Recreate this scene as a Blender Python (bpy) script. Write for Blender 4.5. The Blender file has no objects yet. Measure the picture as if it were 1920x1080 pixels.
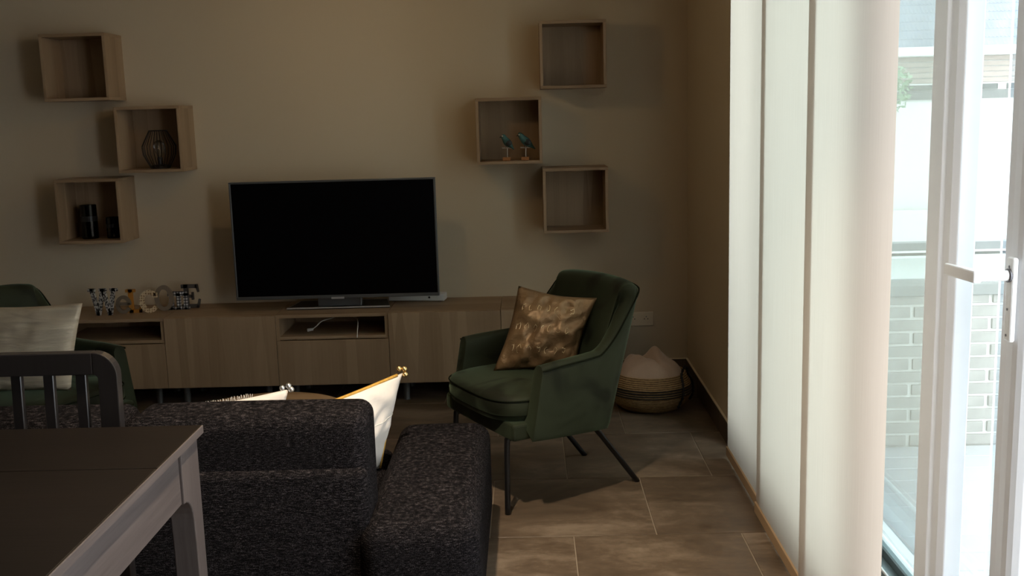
import bpy, bmesh, math, random
from mathutils import Vector, Matrix, noise as mnoise

random.seed(7)
PI = math.pi
S = bpy.context.scene
COL = S.collection

# ---------------------------------------------------------------- camera
EYE = 1.5405
WALL_Y = 5.905            # inner face of the back wall
WALL_X = 0.895            # inner face of the right wall
cam_d = bpy.data.cameras.new('camera')
cam_d.sensor_width = 36.0
cam_d.lens = 36.0 * 1977.2 / 1920.0
cam_d.clip_start = 0.05
cam_d.clip_end = 200
cam = bpy.data.objects.new('camera', cam_d)
COL.objects.link(cam)
pitch, yaw, roll = 0.1681, -0.0168, -0.0278
fw = Vector((math.sin(yaw) * math.cos(pitch), math.cos(yaw) * math.cos(pitch), -math.sin(pitch)))
rt = Vector((math.cos(yaw), -math.sin(yaw), 0.0))
up = rt.cross(fw)
rt2 = math.cos(roll) * rt + math.sin(roll) * up
up2 = -math.sin(roll) * rt + math.cos(roll) * up
M = Matrix((rt2, up2, -fw)).transposed().to_4x4()
M.translation = Vector((0, 0, EYE))
cam.matrix_world = M
S.camera = cam

# ---------------------------------------------------------------- world, light, exposure
SKY = 6.5
BULB = 75.0
DOWN = 215.0
world = bpy.data.worlds.new('overcast_sky')
S.world = world
world.use_nodes = True
wn = world.node_tree
wn.nodes['Background'].inputs[0].default_value = (0.92, 0.965, 1.0, 1)
wn.nodes['Background'].inputs[1].default_value = SKY
S.view_settings.view_transform = 'Standard'
S.view_settings.look = 'None'
S.view_settings.gamma = 1.0
S.view_settings.use_curve_mapping = False
S.view_settings.exposure = 0.0
S.cycles.max_bounces = 10
S.cycles.diffuse_bounces = 6
S.cycles.transparent_max_bounces = 16
S.cycles.use_denoising = True
S.cycles.sample_clamp_indirect = 6.0
dl = bpy.data.lights.new('downlight', 'SPOT')
dl.energy = DOWN
dl.color = (1.0, 0.80, 0.58)
dl.spot_size = math.radians(100)
dl.spot_blend = 0.8
dl.shadow_soft_size = 0.035
do = bpy.data.objects.new('downlight', dl)
COL.objects.link(do)
do.location = (-0.30, 2.60, 2.485)       # the recessed ceiling spot built below


# ---------------------------------------------------------------- materials
def mat_new(name):
    m = bpy.data.materials.new(name)
    m.use_nodes = True
    nt = m.node_tree
    b = nt.nodes['Principled BSDF']
    return m, nt, b


def N(nt, t, **kw):
    n = nt.nodes.new(t)
    for k, v in kw.items():
        setattr(n, k, v)
    return n


def coords(nt, scale=(1, 1, 1), world_space=False):
    if world_space:
        g = N(nt, 'ShaderNodeNewGeometry')
        out = g.outputs['Position']
    else:
        g = N(nt, 'ShaderNodeTexCoord')
        out = g.outputs['Object']
    mp = N(nt, 'ShaderNodeMapping')
    mp.inputs['Scale'].default_value = scale
    nt.links.new(out, mp.inputs['Vector'])
    return mp.outputs['Vector'], mp


def ramp(nt, fac, stops):
    r = N(nt, 'ShaderNodeValToRGB')
    e = r.color_ramp.elements
    while len(e) < len(stops):
        e.new(0.5)
    for i, (p, c) in enumerate(stops):
        e[i].position = p
        e[i].color = (*c, 1)
    nt.links.new(fac, r.inputs['Fac'])
    return r.outputs['Color']


def bump(nt, b, h, strength=0.3, dist=0.01):
    bp = N(nt, 'ShaderNodeBump')
    bp.inputs['Strength'].default_value = strength
    bp.inputs['Distance'].default_value = dist
    nt.links.new(h, bp.inputs['Height'])
    nt.links.new(bp.outputs['Normal'], b.inputs['Normal'])


def noise_tex(nt, vec, scale, detail=4, rough=0.55):
    n = N(nt, 'ShaderNodeTexNoise')
    n.inputs['Scale'].default_value = scale
    n.inputs['Detail'].default_value = detail
    n.inputs['Roughness'].default_value = rough
    nt.links.new(vec, n.inputs['Vector'])
    return n


def plain(name, c, rough=0.5, metal=0.0, var=0.06, scale=8.0, spec=0.5, bumpy=0.0, bscale=60.0, sheen=0.0):
    m, nt, b = mat_new(name)
    v, _ = coords(nt)
    n = noise_tex(nt, v, scale)
    lo = tuple(max(0, x * (1 - var)) for x in c)
    hi = tuple(min(1, x * (1 + var)) for x in c)
    nt.links.new(ramp(nt, n.outputs['Fac'], [(0.3, lo), (0.7, hi)]), b.inputs['Base Color'])
    b.inputs['Roughness'].default_value = rough
    b.inputs['Metallic'].default_value = metal
    b.inputs['Specular IOR Level'].default_value = spec
    if sheen:
        b.inputs['Sheen Weight'].default_value = sheen
        b.inputs['Sheen Roughness'].default_value = 0.4
    if bumpy:
        n2 = noise_tex(nt, v, bscale, 3)
        bump(nt, b, n2.outputs['Fac'], bumpy, 0.004)
    return m


def wood(name, lo, hi, axis='Z', bands=9.0, rough=0.5, fine=0.35, spec=0.4, planks=0.5):
    """Oak effect: fine streaks along AXIS, broad staves of slightly different tone across it."""
    m, nt, b = mat_new(name)
    sc = {'X': (0.6, 14, 14), 'Y': (14, 0.6, 14), 'Z': (14, 14, 0.6)}[axis]
    v, mp = coords(nt, sc)
    oi = N(nt, 'ShaderNodeObjectInfo')
    ad = N(nt, 'ShaderNodeVectorMath', operation='ADD')
    ml = N(nt, 'ShaderNodeVectorMath', operation='SCALE')
    cx = N(nt, 'ShaderNodeCombineXYZ')
    for i in range(3):
        nt.links.new(oi.outputs['Random'], cx.inputs[i])
    nt.links.new(cx.outputs[0], ml.inputs[0])
    ml.inputs['Scale'].default_value = 37.0
    nt.links.new(v, ad.inputs[0])
    nt.links.new(ml.outputs[0], ad.inputs[1])
    n1 = noise_tex(nt, ad.outputs[0], 6.0, 6, 0.65)
    n2 = noise_tex(nt, ad.outputs[0], 0.9, 1, 0.3)
    vor = N(nt, 'ShaderNodeTexVoronoi')
    vor.inputs['Scale'].default_value = 0.9
    vor.inputs['Randomness'].default_value = 0.8
    nt.links.new(ad.outputs[0], vor.inputs['Vector'])
    sep = N(nt, 'ShaderNodeSeparateColor')
    nt.links.new(vor.outputs['Color'], sep.inputs[0])
    mx = N(nt, 'ShaderNodeMix', data_type='FLOAT')
    mx.inputs['Factor'].default_value = planks
    nt.links.new(n2.outputs['Fac'], mx.inputs[2])
    nt.links.new(sep.outputs[0], mx.inputs[3])
    m2 = N(nt, 'ShaderNodeMix', data_type='FLOAT')
    m2.inputs['Factor'].default_value = fine
    nt.links.new(mx.outputs[0], m2.inputs[2])
    nt.links.new(n1.outputs['Fac'], m2.inputs[3])
    nt.links.new(ramp(nt, m2.outputs[0], [(0.2, lo), (0.8, hi)]), b.inputs['Base Color'])
    b.inputs['Roughness'].default_value = rough
    b.inputs['Specular IOR Level'].default_value = spec
    bump(nt, b, n1.outputs['Fac'], 0.12, 0.002)
    return m


MAT = {}
# painted plaster walls
m, nt, b = mat_new('wall_paint')
v, _ = coords(nt, (1, 1, 1), True)
n1 = noise_tex(nt, v, 0.7, 2)
n2 = noise_tex(nt, v, 90, 3)
nt.links.new(ramp(nt, n1.outputs['Fac'], [(0.3, (0.575, 0.485, 0.355)), (0.7, (0.61, 0.515, 0.38))]), b.inputs['Base Color'])
b.inputs['Roughness'].default_value = 0.85
b.inputs['Specular IOR Level'].default_value = 0.2
bump(nt, b, n2.outputs['Fac'], 0.1, 0.002)
MAT['wall'] = m
MAT['wall_dark'] = plain('rear_wall_absorber', (0.10, 0.085, 0.07), 0.9, var=0.03, spec=0.1)  # unseen rear wall, made dark to cut bounce light into the room
MAT['ceiling'] = plain('ceiling_paint', (0.50, 0.46, 0.41), 0.9, var=0.02, spec=0.2)

# stone-look porcelain tile
m, nt, b = mat_new('stone_tile')
v, _ = coords(nt, (1, 1, 1), True)
oi = N(nt, 'ShaderNodeObjectInfo')
sc = N(nt, 'ShaderNodeVectorMath', operation='MULTIPLY_ADD')
sc.inputs[1].default_value = (0.8, 1.5, 1)
cx = N(nt, 'ShaderNodeCombineXYZ')
mu = N(nt, 'ShaderNodeMath', operation='MULTIPLY')
mu.inputs[1].default_value = 31.0
nt.links.new(oi.outputs['Random'], mu.inputs[0])
nt.links.new(mu.outputs[0], cx.inputs[2])
nt.links.new(v, sc.inputs[0])
nt.links.new(cx.outputs[0], sc.inputs[2])
n1 = noise_tex(nt, sc.outputs[0], 2.6, 8, 0.62)
n1.inputs['Distortion'].default_value = 0.6
n2 = noise_tex(nt, sc.outputs[0], 26, 6, 0.7)
mx = N(nt, 'ShaderNodeMix', data_type='FLOAT')
mx.inputs['Factor'].default_value = 0.3
nt.links.new(n1.outputs['Fac'], mx.inputs[2])
nt.links.new(n2.outputs['Fac'], mx.inputs[3])
nt.links.new(ramp(nt, mx.outputs[0], [(0.36, (0.068, 0.048, 0.032)), (0.50, (0.125, 0.091, 0.063)), (0.63, (0.225, 0.175, 0.128))]), b.inputs['Base Color'])
nt.links.new(ramp(nt, n2.outputs['Fac'], [(0.3, (0.34,) * 3), (0.7, (0.5,) * 3)]), b.inputs['Roughness'])
b.inputs['Specular IOR Level'].default_value = 0.22
bump(nt, b, n2.outputs['Fac'], 0.06, 0.002)
MAT['tile'] = m
MAT['grout'] = plain('tile_grout', (0.30, 0.25, 0.19), 0.9)
MAT['skirting'] = plain('dark_skirting_tile', (0.085, 0.065, 0.048), 0.45, var=0.25, scale=6)
MAT['caulk'] = plain('skirting_caulk', (0.72, 0.64, 0.50), 0.8)

MAT['oak'] = wood('stained_oak_effect', (0.25, 0.165, 0.095), (0.42, 0.30, 0.19), 'Z')
MAT['oak_h'] = wood('stained_oak_effect_lengthwise', (0.25, 0.165, 0.095), (0.40, 0.285, 0.18), 'X')
MAT['oak_table'] = wood('round_table_oak', (0.27, 0.17, 0.09), (0.42, 0.28, 0.16), 'X')
MAT['dark_wood'] = wood('dark_stained_wood', (0.050, 0.040, 0.038), (0.150, 0.128, 0.122), 'Y', fine=0.6, rough=0.42, planks=0.2)
MAT['shaded_wood_x'] = wood('shaded_stained_wood_crosswise', (0.005, 0.004, 0.003), (0.011, 0.008, 0.0065), 'X', fine=0.6, rough=0.5, planks=0.2, spec=0.15)  # same stain as the frame, darkened to put the top's shade into the colour
MAT['dark_wood_z'] = wood('dark_stained_wood_upright', (0.055, 0.044, 0.042), (0.145, 0.124, 0.118), 'Z', fine=0.6, rough=0.42, planks=0.2)
MAT['black_wood'] = wood('black_brown_wood', (0.010, 0.009, 0.009), (0.024, 0.0215, 0.022), 'Z', fine=0.6, rough=0.33, planks=0.2, spec=0.6)
MAT['black_metal'] = plain('black_metal', (0.012, 0.012, 0.013), 0.35, metal=0.3)
MAT['silver'] = plain('silver_plastic', (0.13, 0.135, 0.14), 0.4, metal=0.5, var=0.03)
MAT['tv_black'] = plain('black_plastic', (0.008, 0.008, 0.009), 0.4)
MAT['screen'] = plain('switched_off_screen', (0.002, 0.002, 0.003), 0.35, var=0.0, spec=0.08)
MAT['badge'] = plain('light_badge', (0.55, 0.56, 0.58), 0.4, metal=0.5)
MAT['white_plastic'] = plain('white_plastic', (0.74, 0.74, 0.72), 0.4, var=0.02)
MAT['grey_plastic'] = plain('grey_plastic', (0.07, 0.07, 0.07), 0.5, var=0.05)
MAT['pvc'] = plain('white_window_profile', (0.84, 0.855, 0.885), 0.3, var=0.015)
MAT['gasket'] = plain('dark_gasket', (0.045, 0.065, 0.07), 0.5)
MAT['alu'] = plain('grey_threshold', (0.22, 0.29, 0.31), 0.35, metal=0.5)
MAT['lever'] = plain('white_lever', (0.86, 0.87, 0.87), 0.25, var=0.01)
MAT['screw'] = plain('screw_grey', (0.2, 0.2, 0.22), 0.4, metal=0.6)


def glass(name, tint, refl=0.5):
    m, nt, b = mat_new(name)
    nt.nodes.remove(b)
    out = nt.nodes['Material Output']
    t = N(nt, 'ShaderNodeBsdfTransparent')
    t.inputs[0].default_value = (*tint, 1)
    g = N(nt, 'ShaderNodeBsdfGlossy')
    g.inputs['Roughness'].default_value = 0.02
    fr = N(nt, 'ShaderNodeFresnel')
    fr.inputs['IOR'].default_value = 1.45
    mu = N(nt, 'ShaderNodeMath', operation='MULTIPLY')
    mu.inputs[1].default_value = refl
    nt.links.new(fr.outputs[0], mu.inputs[0])
    mx = N(nt, 'ShaderNodeMixShader')
    nt.links.new(mu.outputs[0], mx.inputs[0])
    nt.links.new(t.outputs[0], mx.inputs[1])
    nt.links.new(g.outputs[0], mx.inputs[2])
    nt.links.new(mx.outputs[0], out.inputs['Surface'])
    return m


MAT['glass'] = glass('clear_window_glass', (0.95, 0.985, 0.98))
MAT['glass_mint'] = glass('mint_tinted_glass', (0.86, 0.975, 0.96))
MAT['glass_grey'] = glass('grey_tinted_glass', (0.46, 0.53, 0.55), 0.08)
MAT['glass_lamp'] = glass('bulb_glass', (0.9, 0.9, 0.9), 0.8)
MAT['glass_dark'] = glass('smoked_glass', (0.22, 0.24, 0.26), 0.9)

# translucent curtain fabric
m, nt, b = mat_new('curtain_fabric')
nt.nodes.remove(b)
out = nt.nodes['Material Output']
v, _ = coords(nt, (1, 260, 3))
n1 = noise_tex(nt, v, 1.0, 3)
v2, _ = coords(nt, (1, 1, 0.4))
c1 = ramp(nt, n1.outputs['Fac'], [(0.3, (0.515, 0.44, 0.378)), (0.7, (0.55, 0.475, 0.41))])
d = N(nt, 'ShaderNodeBsdfDiffuse')
t = N(nt, 'ShaderNodeBsdfTranslucent')
nt.links.new(c1, d.inputs[0])
nt.links.new(c1, t.inputs[0])
mx = N(nt, 'ShaderNodeMixShader')
mx.inputs[0].default_value = 0.55
nt.links.new(d.outputs[0], mx.inputs[1])
nt.links.new(t.outputs[0], mx.inputs[2])
nt.links.new(mx.outputs[0], out.inputs['Surface'])
MAT['curtain'] = m
MAT['hem'] = wood('hem_bar_wood', (0.36, 0.25, 0.15), (0.46, 0.33, 0.21), 'Y', rough=0.5)

# green velvet
m, nt, b = mat_new('green_velvet')
v, _ = coords(nt)
n1 = noise_tex(nt, v, 4.6, 2, 0.45)
n1.inputs['Distortion'].default_value = 0.8
lw = N(nt, 'ShaderNodeLayerWeight')
lw.inputs['Blend'].default_value = 0.35
ca = ramp(nt, n1.outputs['Fac'], [(0.40, (0.008, 0.010, 0.0045)), (0.47, (0.018, 0.0235, 0.0115)), (0.7, (0.024, 0.033, 0.017))])
nt.links.new(ca, b.inputs['Base Color'])
b.inputs['Roughness'].default_value = 0.7
b.inputs['Specular IOR Level'].default_value = 0.25
sm = N(nt, 'ShaderNodeMapRange')
sm.inputs['From Min'].default_value = 0.38
sm.inputs['From Max'].default_value = 0.50
sm.inputs['To Min'].default_value = 0.12
sm.inputs['To Max'].default_value = 0.46
nt.links.new(n1.outputs['Fac'], sm.inputs['Value'])
nt.links.new(sm.outputs[0], b.inputs['Sheen Weight'])
b.inputs['Sheen Roughness'].default_value = 0.35
b.inputs['Sheen Tint'].default_value = (0.50, 0.70, 0.48, 1)
n2 = noise_tex(nt, v, 220, 2)
bump(nt, b, n2.outputs['Fac'], 0.12, 0.002)
MAT['velvet'] = m
MAT['velvet_dark'] = plain('dark_velvet_piping', (0.008, 0.011, 0.006), 0.9, spec=0.1)

# tweed sofa cloth
m, nt, b = mat_new('charcoal_tweed')
v, _ = coords(nt, (620, 620, 760))
n1 = noise_tex(nt, v, 1.0, 2, 0.6)
vb, _ = coords(nt, (70, 70, 420))
n3 = noise_tex(nt, vb, 1.0, 2, 0.6)
mx = N(nt, 'ShaderNodeMix', data_type='FLOAT')
mx.inputs['Factor'].default_value = 0.4
nt.links.new(n1.outputs['Fac'], mx.inputs[2])
nt.links.new(n3.outputs['Fac'], mx.inputs[3])
nt.links.new(ramp(nt, mx.outputs[0], [(0.40, (0.0022, 0.0021, 0.0025)), (0.54, (0.0105, 0.0096, 0.0106)), (0.64, (0.088, 0.077, 0.081))]), b.inputs['Base Color'])
b.inputs['Roughness'].default_value = 0.95
b.inputs['Specular IOR Level'].default_value = 0.03
bump(nt, b, mx.outputs[0], 0.7, 0.004)
MAT['tweed'] = m

MAT['white_cloth'] = plain('white_cotton', (0.74, 0.70, 0.66), 0.9, var=0.04, bumpy=0.25, bscale=25, spec=0.1)
MAT['gold_thread'] = plain('gold_thread', (0.62, 0.36, 0.07), 0.5, metal=0.3, var=0.15, scale=60)
MAT['gold_bell'] = plain('gold_bell', (0.85, 0.62, 0.28), 0.25, metal=0.9)
MAT['silver_bell'] = plain('silver_bell', (0.62, 0.64, 0.66), 0.3, metal=0.85)
MAT['fringe'] = plain('white_fringe', (0.68, 0.66, 0.62), 0.9)
m, nt, b = mat_new('gold_satin')
v, _ = coords(nt)
n1 = noise_tex(nt, v, 9, 3)
nt.links.new(ramp(nt, n1.outputs['Fac'], [(0.35, (0.20, 0.125, 0.062)), (0.65, (0.30, 0.195, 0.10))]), b.inputs['Base Color'])
b.inputs['Roughness'].default_value = 0.42
b.inputs['Metallic'].default_value = 0.35
n2 = noise_tex(nt, v, 16, 4)
n2.inputs['Distortion'].default_value = 1.5
bump(nt, b, n2.outputs['Fac'], 0.5, 0.012)
MAT['satin'] = m
MAT['embroidery'] = plain('pale_gold_embroidery', (0.80, 0.66, 0.42), 0.3, metal=0.6)
m, nt, b = mat_new('crinkled_cream_cloth')
v, _ = coords(nt, (2.2, 2.2, 22))
n1 = noise_tex(nt, v, 2.2, 5, 0.6)
n1.inputs['Distortion'].default_value = 0.7
nt.links.new(ramp(nt, n1.outputs['Fac'], [(0.4, (0.58, 0.50, 0.38)), (0.62, (0.72, 0.64, 0.49))]), b.inputs['Base Color'])
b.inputs['Roughness'].default_value = 0.5
b.inputs['Metallic'].default_value = 0.15
bump(nt, b, n1.outputs['Fac'], 0.6, 0.012)
MAT['cream'] = m

# seagrass weave
m, nt, b = mat_new('seagrass_weave')
v, _ = coords(nt)
w1 = N(nt, 'ShaderNodeTexWave', wave_type='BANDS', bands_direction='Z')
w1.inputs['Scale'].default_value = 34
w1.inputs['Distortion'].default_value = 1.5
w1.inputs['Detail'].default_value = 2
nt.links.new(v, w1.inputs['Vector'])
n1 = noise_tex(nt, v, 70, 3)
mx = N(nt, 'ShaderNodeMix', data_type='FLOAT')
mx.inputs['Factor'].default_value = 0.5
nt.links.new(w1.outputs['Fac'], mx.inputs[2])
nt.links.new(n1.outputs['Fac'], mx.inputs[3])
nt.links.new(ramp(nt, mx.outputs[0], [(0.25, (0.12, 0.065, 0.025)), (0.75, (0.46, 0.29, 0.13))]), b.inputs['Base Color'])
b.inputs['Roughness'].default_value = 0.8
bump(nt, b, mx.outputs[0], 0.8, 0.008)
MAT['seagrass'] = m
MAT['black_yarn'] = plain('black_yarn', (0.010, 0.009, 0.010), 0.9)
MAT['blanket'] = plain('beige_blanket', (0.52, 0.37, 0.27), 0.95, var=0.08, bumpy=0.3, bscale=90, sheen=0.3)

MAT['socket'] = plain('beige_socket_plastic', (0.70, 0.60, 0.46), 0.45, var=0.02)
# letters
MAT['mustard'] = plain('mustard_paint', (0.46, 0.20, 0.03), 0.6)
MAT['taupe'] = plain('taupe_paint', (0.17, 0.135, 0.10), 0.7)
MAT['taupe2'] = plain('brown_grey_paint', (0.21, 0.165, 0.12), 0.7)
MAT['slate'] = plain('slate_paint', (0.075, 0.068, 0.066), 0.7)
m, nt, b = mat_new('cream_dotted_paper')
v, _ = coords(nt, (1, 0.01, 1))
vo = N(nt, 'ShaderNodeTexVoronoi')
vo.inputs['Scale'].default_value = 75
vo.inputs['Randomness'].default_value = 0.35
nt.links.new(v, vo.inputs['Vector'])
nt.links.new(ramp(nt, vo.outputs['Distance'], [(0.30, (0.30, 0.19, 0.10)), (0.42, (0.66, 0.52, 0.33))]), b.inputs['Base Color'])
b.inputs['Roughness'].default_value = 0.7
MAT['dots'] = m
m, nt, b = mat_new('gingham_paper')
v, _ = coords(nt)
ck = N(nt, 'ShaderNodeTexBrick')
ck.inputs['Scale'].default_value = 1.0
sx = N(nt, 'ShaderNodeSeparateXYZ')
nt.links.new(v, sx.inputs[0])
vals = []
for ax in (0, 2):
    mu = N(nt, 'ShaderNodeMath', operation='MULTIPLY')
    mu.inputs[1].default_value = 62.0
    fr = N(nt, 'ShaderNodeMath', operation='FRACT')
    gt = N(nt, 'ShaderNodeMath', operation='GREATER_THAN')
    gt.inputs[1].default_value = 0.5
    nt.links.new(sx.outputs[ax], mu.inputs[0])
    nt.links.new(mu.outputs[0], fr.inputs[0])
    nt.links.new(fr.outputs[0], gt.inputs[0])
    vals.append(gt.outputs[0])
nt.nodes.remove(ck)
ad = N(nt, 'ShaderNodeMath', operation='ADD')
nt.links.new(vals[0], ad.inputs[0])
nt.links.new(vals[1], ad.inputs[1])
hf = N(nt, 'ShaderNodeMath', operation='MULTIPLY')
hf.inputs[1].default_value = 0.5
nt.links.new(ad.outputs[0], hf.inputs[0])
nt.links.new(ramp(nt, hf.outputs[0], [(0.05, (0.03, 0.03, 0.035)), (0.5, (0.17, 0.17, 0.18)), (0.95, (0.66, 0.66, 0.66))]), b.inputs['Base Color'])
MAT['gingham'] = m
m, nt, b = mat_new('print_paper')
v, _ = coords(nt, (150, 1, 75))
n1 = noise_tex(nt, v, 1.0, 1)
nt.links.new(ramp(nt, n1.outputs['Fac'], [(0.46, (0.035, 0.035, 0.04)), (0.54, (0.50, 0.49, 0.48))]), b.inputs['Base Color'])
MAT['print'] = m

MAT['teal_glaze'] = plain('teal_glaze', (0.05, 0.13, 0.125), 0.25, var=0.4, scale=40)
MAT['bird_dark'] = plain('dark_wing', (0.015, 0.02, 0.02), 0.4)
MAT['bird_block'] = plain('orange_wood_block', (0.40, 0.18, 0.06), 0.6, var=0.1)
MAT['pale_rod'] = plain('pale_metal_rod', (0.45, 0.38, 0.32), 0.4, metal=0.4)
MAT['bird_white'] = plain('bird_face', (0.55, 0.6, 0.58), 0.4)
MAT['black_wire'] = plain('black_wire', (0.010, 0.008, 0.008), 0.5)
MAT['candle_tin'] = plain('dark_tin', (0.02, 0.021, 0.023), 0.35, metal=0.4)
MAT['cable'] = plain('white_cable', (0.62, 0.60, 0.56), 0.5)
MAT['cord'] = plain('lamp_cord', (0.02, 0.02, 0.02), 0.7)

# outdoors
MAT['brick'] = plain('grey_brick', (0.38, 0.38, 0.365), 0.85, var=0.12, scale=12)
MAT['mortar'] = plain('white_mortar', (0.82, 0.82, 0.80), 0.9)
MAT['coping'] = plain('grey_coping', (0.28, 0.30, 0.30), 0.8)
MAT['deck'] = plain('pale_deck_board', (0.52, 0.545, 0.57), 0.6, var=0.05, scale=4)
MAT['deck_gap'] = plain('deck_gap', (0.12, 0.14, 0.16), 0.9)
MAT['rail'] = plain('grey_rail', (0.22, 0.24, 0.25), 0.5)
MAT['render_white'] = plain('white_render', (0.74, 0.74, 0.73), 0.9, var=0.01)
MAT['siding'] = plain('pale_pink_boards', (0.38, 0.33, 0.30), 0.8, var=0.05)
MAT['roof_tile'] = plain('blue_grey_roof_tile', (0.22, 0.25, 0.30), 0.7, var=0.15, scale=3)
MAT['lintel'] = plain('grey_lintel', (0.16, 0.17, 0.17), 0.7)
MAT['shutter'] = plain('dark_shutter', (0.10, 0.11, 0.11), 0.7)
MAT['paving'] = plain('pale_paving', (0.50, 0.51, 0.50), 0.9)
MAT['leaf'] = plain('mint_foliage', (0.22, 0.33, 0.22), 0.8, var=0.3, scale=5)
MAT['bark'] = plain('bark', (0.12, 0.09, 0.07), 0.9)

m, nt, b = mat_new('glowing_bulb')
b.inputs['Base Color'].default_value = (1, 0.8, 0.5, 1)
b.inputs['Emission Color'].default_value = (1.0, 0.66, 0.30, 1)
b.inputs['Emission Strength'].default_value = BULB
MAT['bulb'] = m


# ---------------------------------------------------------------- mesh helpers
class MB:
    def __init__(s):
        s.v = []
        s.f = []

    def add(s, vs, fs):
        o = len(s.v)
        s.v += [tuple(p) for p in vs]
        s.f += [tuple(i + o for i in f) for f in fs]
        return s

    def box(s, x0, x1, y0, y1, z0, z1):
        vs = [(x, y, z) for z in (z0, z1) for y in (y0, y1) for x in (x0, x1)]
        return s.add(vs, [(0, 2, 3, 1), (4, 5, 7, 6), (0, 1, 5, 4), (2, 6, 7, 3), (0, 4, 6, 2), (1, 3, 7, 5)])

    def tube(s, path, r, n=10, closed=False, cap=True):
        P = [Vector(p) for p in path]
        R = r if isinstance(r, (list, tuple)) else [r] * len(P)
        rings = []
        prev = None
        for i, p in enumerate(P):
            a = P[(i - 1) % len(P)] if (closed or i > 0) else p
            c = P[(i + 1) % len(P)] if (closed or i < len(P) - 1) else p
            t = (c - a).normalized()
            if prev is None:
                h = Vector((0, 0, 1)) if abs(t.z) < 0.9 else Vector((1, 0, 0))
                u = t.cross(h).normalized()
            else:
                u = (prev - t * prev.dot(t))
                u = u.normalized() if u.length > 1e-6 else t.orthogonal().normalized()
            prev = u
            w = t.cross(u)
            rings.append([p + (u * math.cos(2 * PI * k / n) + w * math.sin(2 * PI * k / n)) * R[i] for k in range(n)])
        return s.rings(rings, closed, cap)

    def rings(s, rings, closed=False, cap=True):
        n = len(rings[0])
        vs = [q for r_ in rings for q in r_]
        fs = []
        m_ = len(rings)
        for i in range(m_ if closed else m_ - 1):
            a, c = i * n, ((i + 1) % m_) * n
            for k in range(n):
                fs.append((a + k, a + (k + 1) % n, c + (k + 1) % n, c + k))
        if cap and not closed:
            fs.append(tuple(range(n))[::-1])
            fs.append(tuple((m_ - 1) * n + k for k in range(n)))
        return s.add(vs, fs)

    def lathe(s, prof, n=32, cx=0.0, cy=0.0, cap=True):
        return s.rings([[(cx + r * math.cos(2 * PI * k / n), cy + r * math.sin(2 * PI * k / n), z) for k in range(n)] for r, z in prof], False, cap)

    def prism(s, poly, a0, a1, axis='y'):
        """Extrude a 2-D polygon: axis 'y' takes (x,z) points, 'x' takes (y,z), 'z' takes (x,y)."""
        def P(p, a):
            return {'y': (p[0], a, p[1]), 'x': (a, p[0], p[1]), 'z': (p[0], p[1], a)}[axis]
        n = len(poly)
        vs = [P(p, a0) for p in poly] + [P(p, a1) for p in poly]
        fs = [tuple(range(n)), tuple(range(n, 2 * n))[::-1]]
        for k in range(n):
            fs.append((k, n + k, n + (k + 1) % n, (k + 1) % n))
        return s.add(vs, fs)

    def grid(s, fn, nu, nv):
        vs = [fn(i / nu, j / nv) for j in range(nv + 1) for i in range(nu + 1)]
        fs = [(j * (nu + 1) + i, j * (nu + 1) + i + 1, (j + 1) * (nu + 1) + i + 1, (j + 1) * (nu + 1) + i) for j in range(nv) for i in range(nu)]
        return s.add(vs, fs)

    def ball(s, c, r, n=12, m_=8, sq=(1, 1, 1)):
        rr = []
        for j in range(1, m_):
            a = PI * j / m_
            rr.append([(c[0] + sq[0] * r * math.sin(a) * math.cos(2 * PI * k / n), c[1] + sq[1] * r * math.sin(a) * math.sin(2 * PI * k / n), c[2] - sq[2] * r * math.cos(a)) for k in range(n)])
        return s.rings(rr)

    def build(s, name, mat, parent=None, bevel=0.0, seg=2, smooth=False, sub=0, weld=False):
        me = bpy.data.meshes.new(name)
        me.from_pydata(s.v, [], s.f)
        bm = bmesh.new()
        bm.from_mesh(me)
        if weld:
            bmesh.ops.remove_doubles(bm, verts=bm.verts, dist=1e-5)
        bmesh.ops.recalc_face_normals(bm, faces=bm.faces)
        bm.to_mesh(me)
        bm.free()
        me.materials.append(MAT[mat])
        if smooth:
            me.polygons.foreach_set('use_smooth', [True] * len(me.polygons))
        o = bpy.data.objects.new(name, me)
        COL.objects.link(o)
        if parent is not None:
            o.parent = parent
        if bevel:
            bv = o.modifiers.new('bevel', 'BEVEL')
            bv.width = bevel
            bv.segments = seg
            bv.limit_method = 'ANGLE'
            bv.angle_limit = math.radians(35)
        if sub:
            sb = o.modifiers.new('subdivision', 'SUBSURF')
            sb.levels = sb.render_levels = sub
        return o


def box(name, mat, parent, x0, x1, y0, y1, z0, z1, bevel=0.0, seg=2):
    return MB().box(x0, x1, y0, y1, z0, z1).build(name, mat, parent, bevel, seg)


def tag(o, label=None, cat=None, group=None, kind=None):
    if label:
        o['label'] = label
    if cat:
        o['category'] = cat
    if group:
        o['group'] = group
    if kind:
        o['kind'] = kind
    return o


def thing(name, label, cat, loc=(0, 0, 0), rz=0.0, group=None):
    o = bpy.data.objects.new(name, None)
    o.empty_display_size = 0.05
    COL.objects.link(o)
    o.location = loc
    o.rotation_euler = (0, 0, rz)
    return tag(o, label, cat, group)


def struct_empty(name, loc=(0, 0, 0)):
    o = bpy.data.objects.new(name, None)
    COL.objects.link(o)
    o.location = loc
    return tag(o, kind='structure')


def copy_obj(o, parent=None, loc=None):
    c = o.copy()
    COL.objects.link(c)
    if parent is not None:
        c.parent = parent
    if loc is not None:
        c.location = loc
    return c


def smoothstep(a, b_, x):
    t = max(0.0, min(1.0, (x - a) / (b_ - a)))
    return t * t * (3 - 2 * t)


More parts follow.
